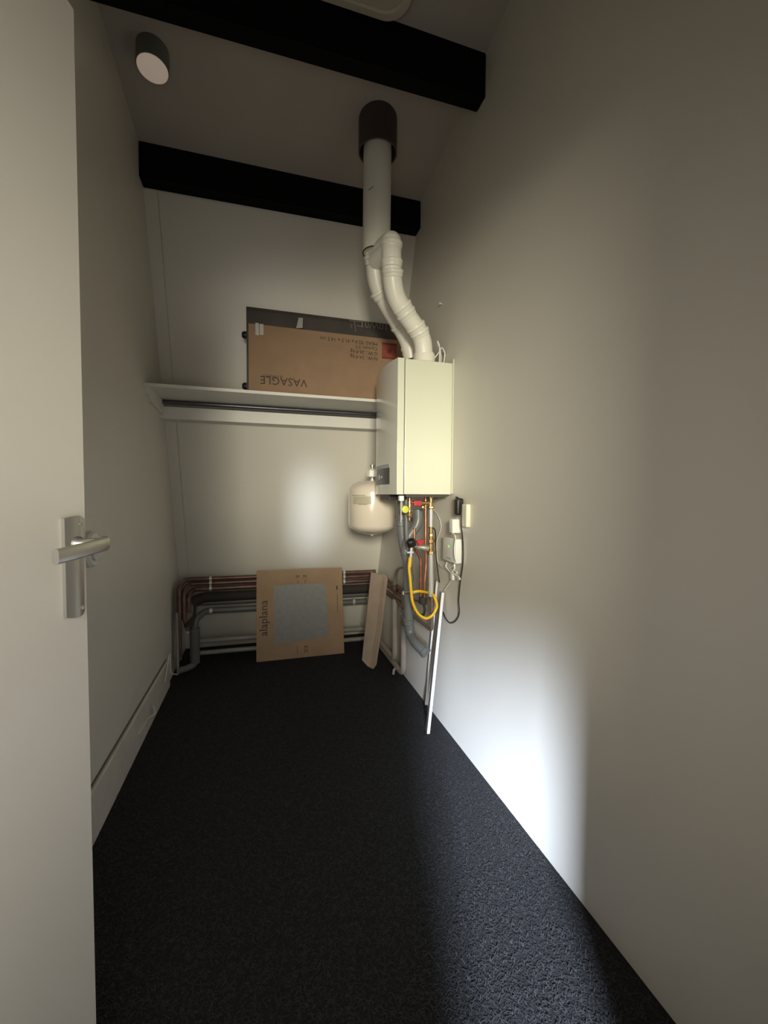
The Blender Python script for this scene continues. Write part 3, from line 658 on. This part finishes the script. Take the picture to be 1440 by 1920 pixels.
# frame made of four flaps round the window
u0, u1, v0, v1 = .195, .815, .17, .83
def wq(px, py):
    n_ = tn; d = ray(px, py); t = (A0-O).dot(n_)/d.dot(n_); return O+d*t
def inv(p):
    u = (p-A0).dot(ux)/(A1-A0).length; return u
for nm, quad in (('flap', ((0, 0), (1, 0), (1, .14), (0, .14))), ('flap', ((0, .83), (1, .83), (1, 1), (0, 1))), ('flap', ((0, .14), (.19, .14), (.19, .83), (0, .83))), ('flap', ((.83, .14), (1, .14), (1, .83), (.80, .83)))):
    quad = list(quad)
    link(nm, prism([uv(*k) for k in quad], -tn*.004), 'cardt', tbx)
link('flap', prism([uv(*k) for k in ((.19, .14), (.83, .14), (.83, .22), (.19, .165))], -tn*.0038), 'cardt', tbx)
upv = (B0-A0).normalized()
text('lettering', 'alaplana', 'ink', uv(.12, .275)+tn*.001, upv, -ux, .082, tbx)
for (u, v, s) in ((.445, .895, 'M'), (.53, .895, 'M'), (.445, .05, 'I'), (.53, .05, 'M')):
    text('lettering', s, 'ink', uv(u, v)+tn*.001, ux, upv, .035, tbx)
    if v < .5: text('lettering', s, 'ink', uv(u, v+.045)+tn*.001, ux, upv, .035, tbx)
    else: text('lettering', '1', 'ink', uv(u+.01, v-.055)+tn*.001, ux, upv, .035, tbx)
link('printed_mark', prism([uv(.93, .48), uv(.935, .48), uv(.935, .70), uv(.93, .70)], tn*.0008), 'ink', tbx)
link('printed_mark', prism([uv(.925, .745), uv(.94, .745), uv(.94, .79), uv(.925, .79)], tn*.0008), 'ink', tbx)
link('back_board', prism([uv(0.002, .002)-tn*.013, uv(.998, .002)-tn*.013, uv(.998, .998)-tn*.013, uv(.002, .998)-tn*.013], -tn*.004), 'cardt', tbx)

# narrow pale carton leaning in the right rear corner
pc = thing('narrow_carton', 'narrow pale cardboard piece leaning on the pipes in the right corner', 'box', at(697, 1255, 'z', 0))
yb0, yt0 = 2.74, 2.84
poly = [at(679, 1238, 'y', yb0), at(690, 1250, 'y', yb0), at(700, 1255, 'y', yb0), at(706, 1246, 'y', yb0), at(716, 1180, 'y', 2.775), at(727, 1086, 'y', yt0-.004), at(723, 1078, 'y', yt0), at(696, 1073, 'y', yt0), at(688, 1150, 'y', 2.795)]
for p_ in poly:
    if p_.z < .004: p_.z = .004
link('front_sheet', prism(poly, (.0, .012, 0)), 'cardp', pc)
e = [at(718, 1080, 'y', yt0-.014), at(709, 1165, 'y', 2.77), at(697, 1252, 'y', yb0-.006)]
for p_ in e: p_.z = max(p_.z, .006)
link('fold_ridge', tube(e, .0035, 6), 'cardp', pc)
e = [at(721, 1082, 'y', yt0-.014), at(713, 1165, 'y', 2.77), at(702, 1250, 'y', yb0-.006)]
for p_ in e: p_.z = max(p_.z, .006)
link('fold_ridge', tube(e, .003, 6), 'cardp', pc)

# ---------------------------------------------------------------- white profiles leaning on the right wall
def prof_strip(name, label, top, bot, wtop, wbot, m1, m2, depth):
    t = thing(name, label, 'profile', bot)
    return t
T1 = at(833, 1111, 'x', XR-.006); Bt1 = at(803, 1376, 'z', .002)
T2 = at(822, 1090, 'x', XR-.006); Bt2 = at(798, 1322, 'z', .002)
def angle_bar(name, label, T, B, wpx, webpx, m='profile', mw='profilei'):
    t = thing(name, label, 'profile', B)
    ax = (T-B).normalized(); vx_ = ray(0.5*(800+830), 1200).normalized()
    side = V((1, -.25, 0)); side = (side-ax*side.dot(ax)).normalized()
    back = V((-.8, .6, 0)); back = (back-ax*back.dot(ax)); back = (back-side*back.dot(side)).normalized()
    link('flange', prism([B-side*wpx*.5, B+side*wpx*.5, B+side*wpx*.5+back*.003, B-side*wpx*.5+back*.003], T-B), m, t)
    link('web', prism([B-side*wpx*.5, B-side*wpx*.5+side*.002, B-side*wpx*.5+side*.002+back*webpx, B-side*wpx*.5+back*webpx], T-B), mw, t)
    return t
angle_bar('corner_profile', 'nearer long white metal profile leaning on the right wall, tip on carpet', T1+V((-.008, 0, 0)), Bt1, .015, .045)
angle_bar('corner_profile', 'farther shorter white metal profile leaning behind the nearer one', T2+V((-.008, 0, 0)), Bt2, .011, .020)

# ---------------------------------------------------------------- wall devices
def wbox(px0, py0, px1, py1, out, name, m, parent, bev=.003):
    a = at(px0, py0, 'x', XR-out); b = at(px1, py1, 'x', XR-out)
    return link(name, bx((XR-out, min(a.y, b.y), min(a.z, b.z)), (XR, max(a.y, b.y), max(a.z, b.z)), bev), m, parent)
so = thing('wall_box', 'cream rectangular surface box on the right wall beside the boiler', 'wall box', at(872, 990, 'x', XR))
wbox(866, 945, 874, 989, .022, 'box_body', 'cream', so, .004)
a = at(867, 946, 'x', XR-.02); 
pl_ = thing('plug_adapter', 'black plug adapter with cable on the right wall below the boiler', 'plug', at(855, 965, 'x', XR))
c = at(855, 950, 'x', XR-.035)
bm = bmesh.new(); box(bm, (XR-.038, c.y-.016, c.z-.04), (XR-.002, c.y+.02, c.z+.04), .010); link('adapter_body', bm, 'black', pl_, True)
cp = [c+V((.0, .0, .04)), at(855, 932, 'x', XR-.03), at(861, 936, 'x', XR-.02), at(864.5, 955, 'x', XR-.028), at(865, 985, 'x', XR-.03), at(868, 1020, 'x', XR-.012), at(868, 1055, 'x', XR-.012), at(863, 1090, 'x', XR-.012), at(860, 1125, 'x', XR-.008), at(861, 1150, 'x', XR-.008), at(854, 1164, 'x', XR-.008), at(844, 1168, 'x', XR-.008), at(836, 1160, 'x', XR-.012), at(831, 1148, 'x', XR-.012)]
link('power_cord', tube(spline(cp, 6), .0032, 8), 'cable', pl_, True)
tag(link('black_cable', tube(spline([at(812, 990, 'y', 1.99), at(816, 996, 'y', 1.98), at(817, 1020, 'x', XR-.035), at(818, 1045, 'x', XR-.035), at(822, 1080, 'x', XR-.035), at(824, 1092, 'x', XR-.03)], 6), .0035, 8), 'cable', smooth=True), 'black cable hanging from the riser down to the top of the white profiles', 'cable')
# white USB adapter
ad = thing('usb_adapter', 'white block adapter in a wall socket above the thermostat gateway', 'plug', at(854, 997, 'x', XR))
c0 = at(854, 985, 'x', XR-.03)
link('socket_plate', lathe([(.036, 0), (.036, .012), (.03, .016)], V((XR, c0.y+.015, c0.z)), (-1, 0, 0), 24), 'white', ad, True)
wbx = bmesh.new(); box(wbx, (XR-.055, c0.y-.022, c0.z-.035), (XR-.012, c0.y+.018, c0.z+.03), .004); link('adapter_body', wbx, 'white', ad, True)
link('usb_cable', tube(spline([V((XR-.05, c0.y, c0.z-.034)), at(854, 1006, 'x', XR-.05), at(852, 1025, 'x', XR-.046), at(853, 1045, 'x', XR-.046), at(855, 1056, 'x', XR-.03)], 6), .0024, 8), 'cablew', ad, True)
# gateway
gw = thing('gateway_box', 'white gateway box with a green light on the right wall', 'router', at(848, 1058, 'x', XR))
a = at(829, 1005, 'x', XR-.035); b = at(855, 1056, 'x', XR-.035)
y_n, y_f = at(867, 1030, 'x', XR-.0).y, at(830, 1030, 'x', XR-.035).y
zt_, zb_ = at(848, 1009, 'x', XR-.03).z, at(848, 1055, 'x', XR-.03).z
ysplit = at(853, 1030, 'x', XR-.036).y
gwb = link('gateway_body', bx((XR-.036, y_n, zb_), (XR, y_f, zt_), .006), 'white', gw, True)
link('led', lathe([(.005, 0), (.005, .002)], at(841.5, 1024, 'x', XR-.0355), (-1, 0, 0), 16), 'led', gwb)
link('printed_mark', tube([at(838, 1045, 'x', XR-.0365), at(845, 1048, 'x', XR-.0365)], .0013, 6), 'seam', gwb)
# tangled white cables below
tg = thing('white_cable_bundle', 'tangled white cable bundle below the gateway box', 'cable', at(852, 1080, 'x', XR-.02))
def wx(o, *pp): return [at(a, b, 'x', XR-o) for a, b in pp]
link('cable_strand', tube(spline(wx(.02, (852, 1057), (852, 1066), (848, 1072), (854, 1078), (860, 1082), (862, 1086), (858, 1086)), 6), .0045, 8), 'cablew', tg, True)
link('cable_strand', tube(spline(wx(.018, (838, 1055), (836, 1062), (842, 1070), (850, 1076), (857, 1074), (852, 1070), (845, 1068)), 6), .004, 8), 'cablew', tg, True)
link('cable_strand', tube(spline(wx(.014, (860, 1084), (852, 1083), (845, 1090), (838, 1100), (833, 1108)), 6), .0022, 8), 'cablew', tg, True)
link('cable_strand', tube(spline(wx(.012, (824, 1058), (830, 1064), (840, 1066), (848, 1062)), 6), .002, 8), 'cablew', tg, True)
link('plug_head', bx(at(850, 1084, 'x', XR-.012)-V((.012, .014, .008)), at(850, 1076, 'x', XR-.012)+V((.002, .012, .004)), .004), 'white', tg)
tag(link('thin_cable', tube(spline(wx(.006, (812, 955), (822, 968), (827, 985), (824, 1000), (819, 1015), (820, 1050), (826, 1062)), 6), .0018, 6), 'cablew', smooth=True), 'hair-thin pale cable curving on the right wall from boiler to gateway box', 'cable')
# small white cable at the left skirting end
tag(link('white_cable', tube(spline([(XL+.03, 2.93, .035), (XL+.045, 2.88, .05), (XL+.02, 2.84, .09), (XL+.022, 2.83, .19), (XL+.024, 2.78, .205), (XL+.022, 2.66, .10)], 6), .0035, 8), 'cablew', smooth=True), 'loose white cable at the far end of the left skirting board', 'cable')
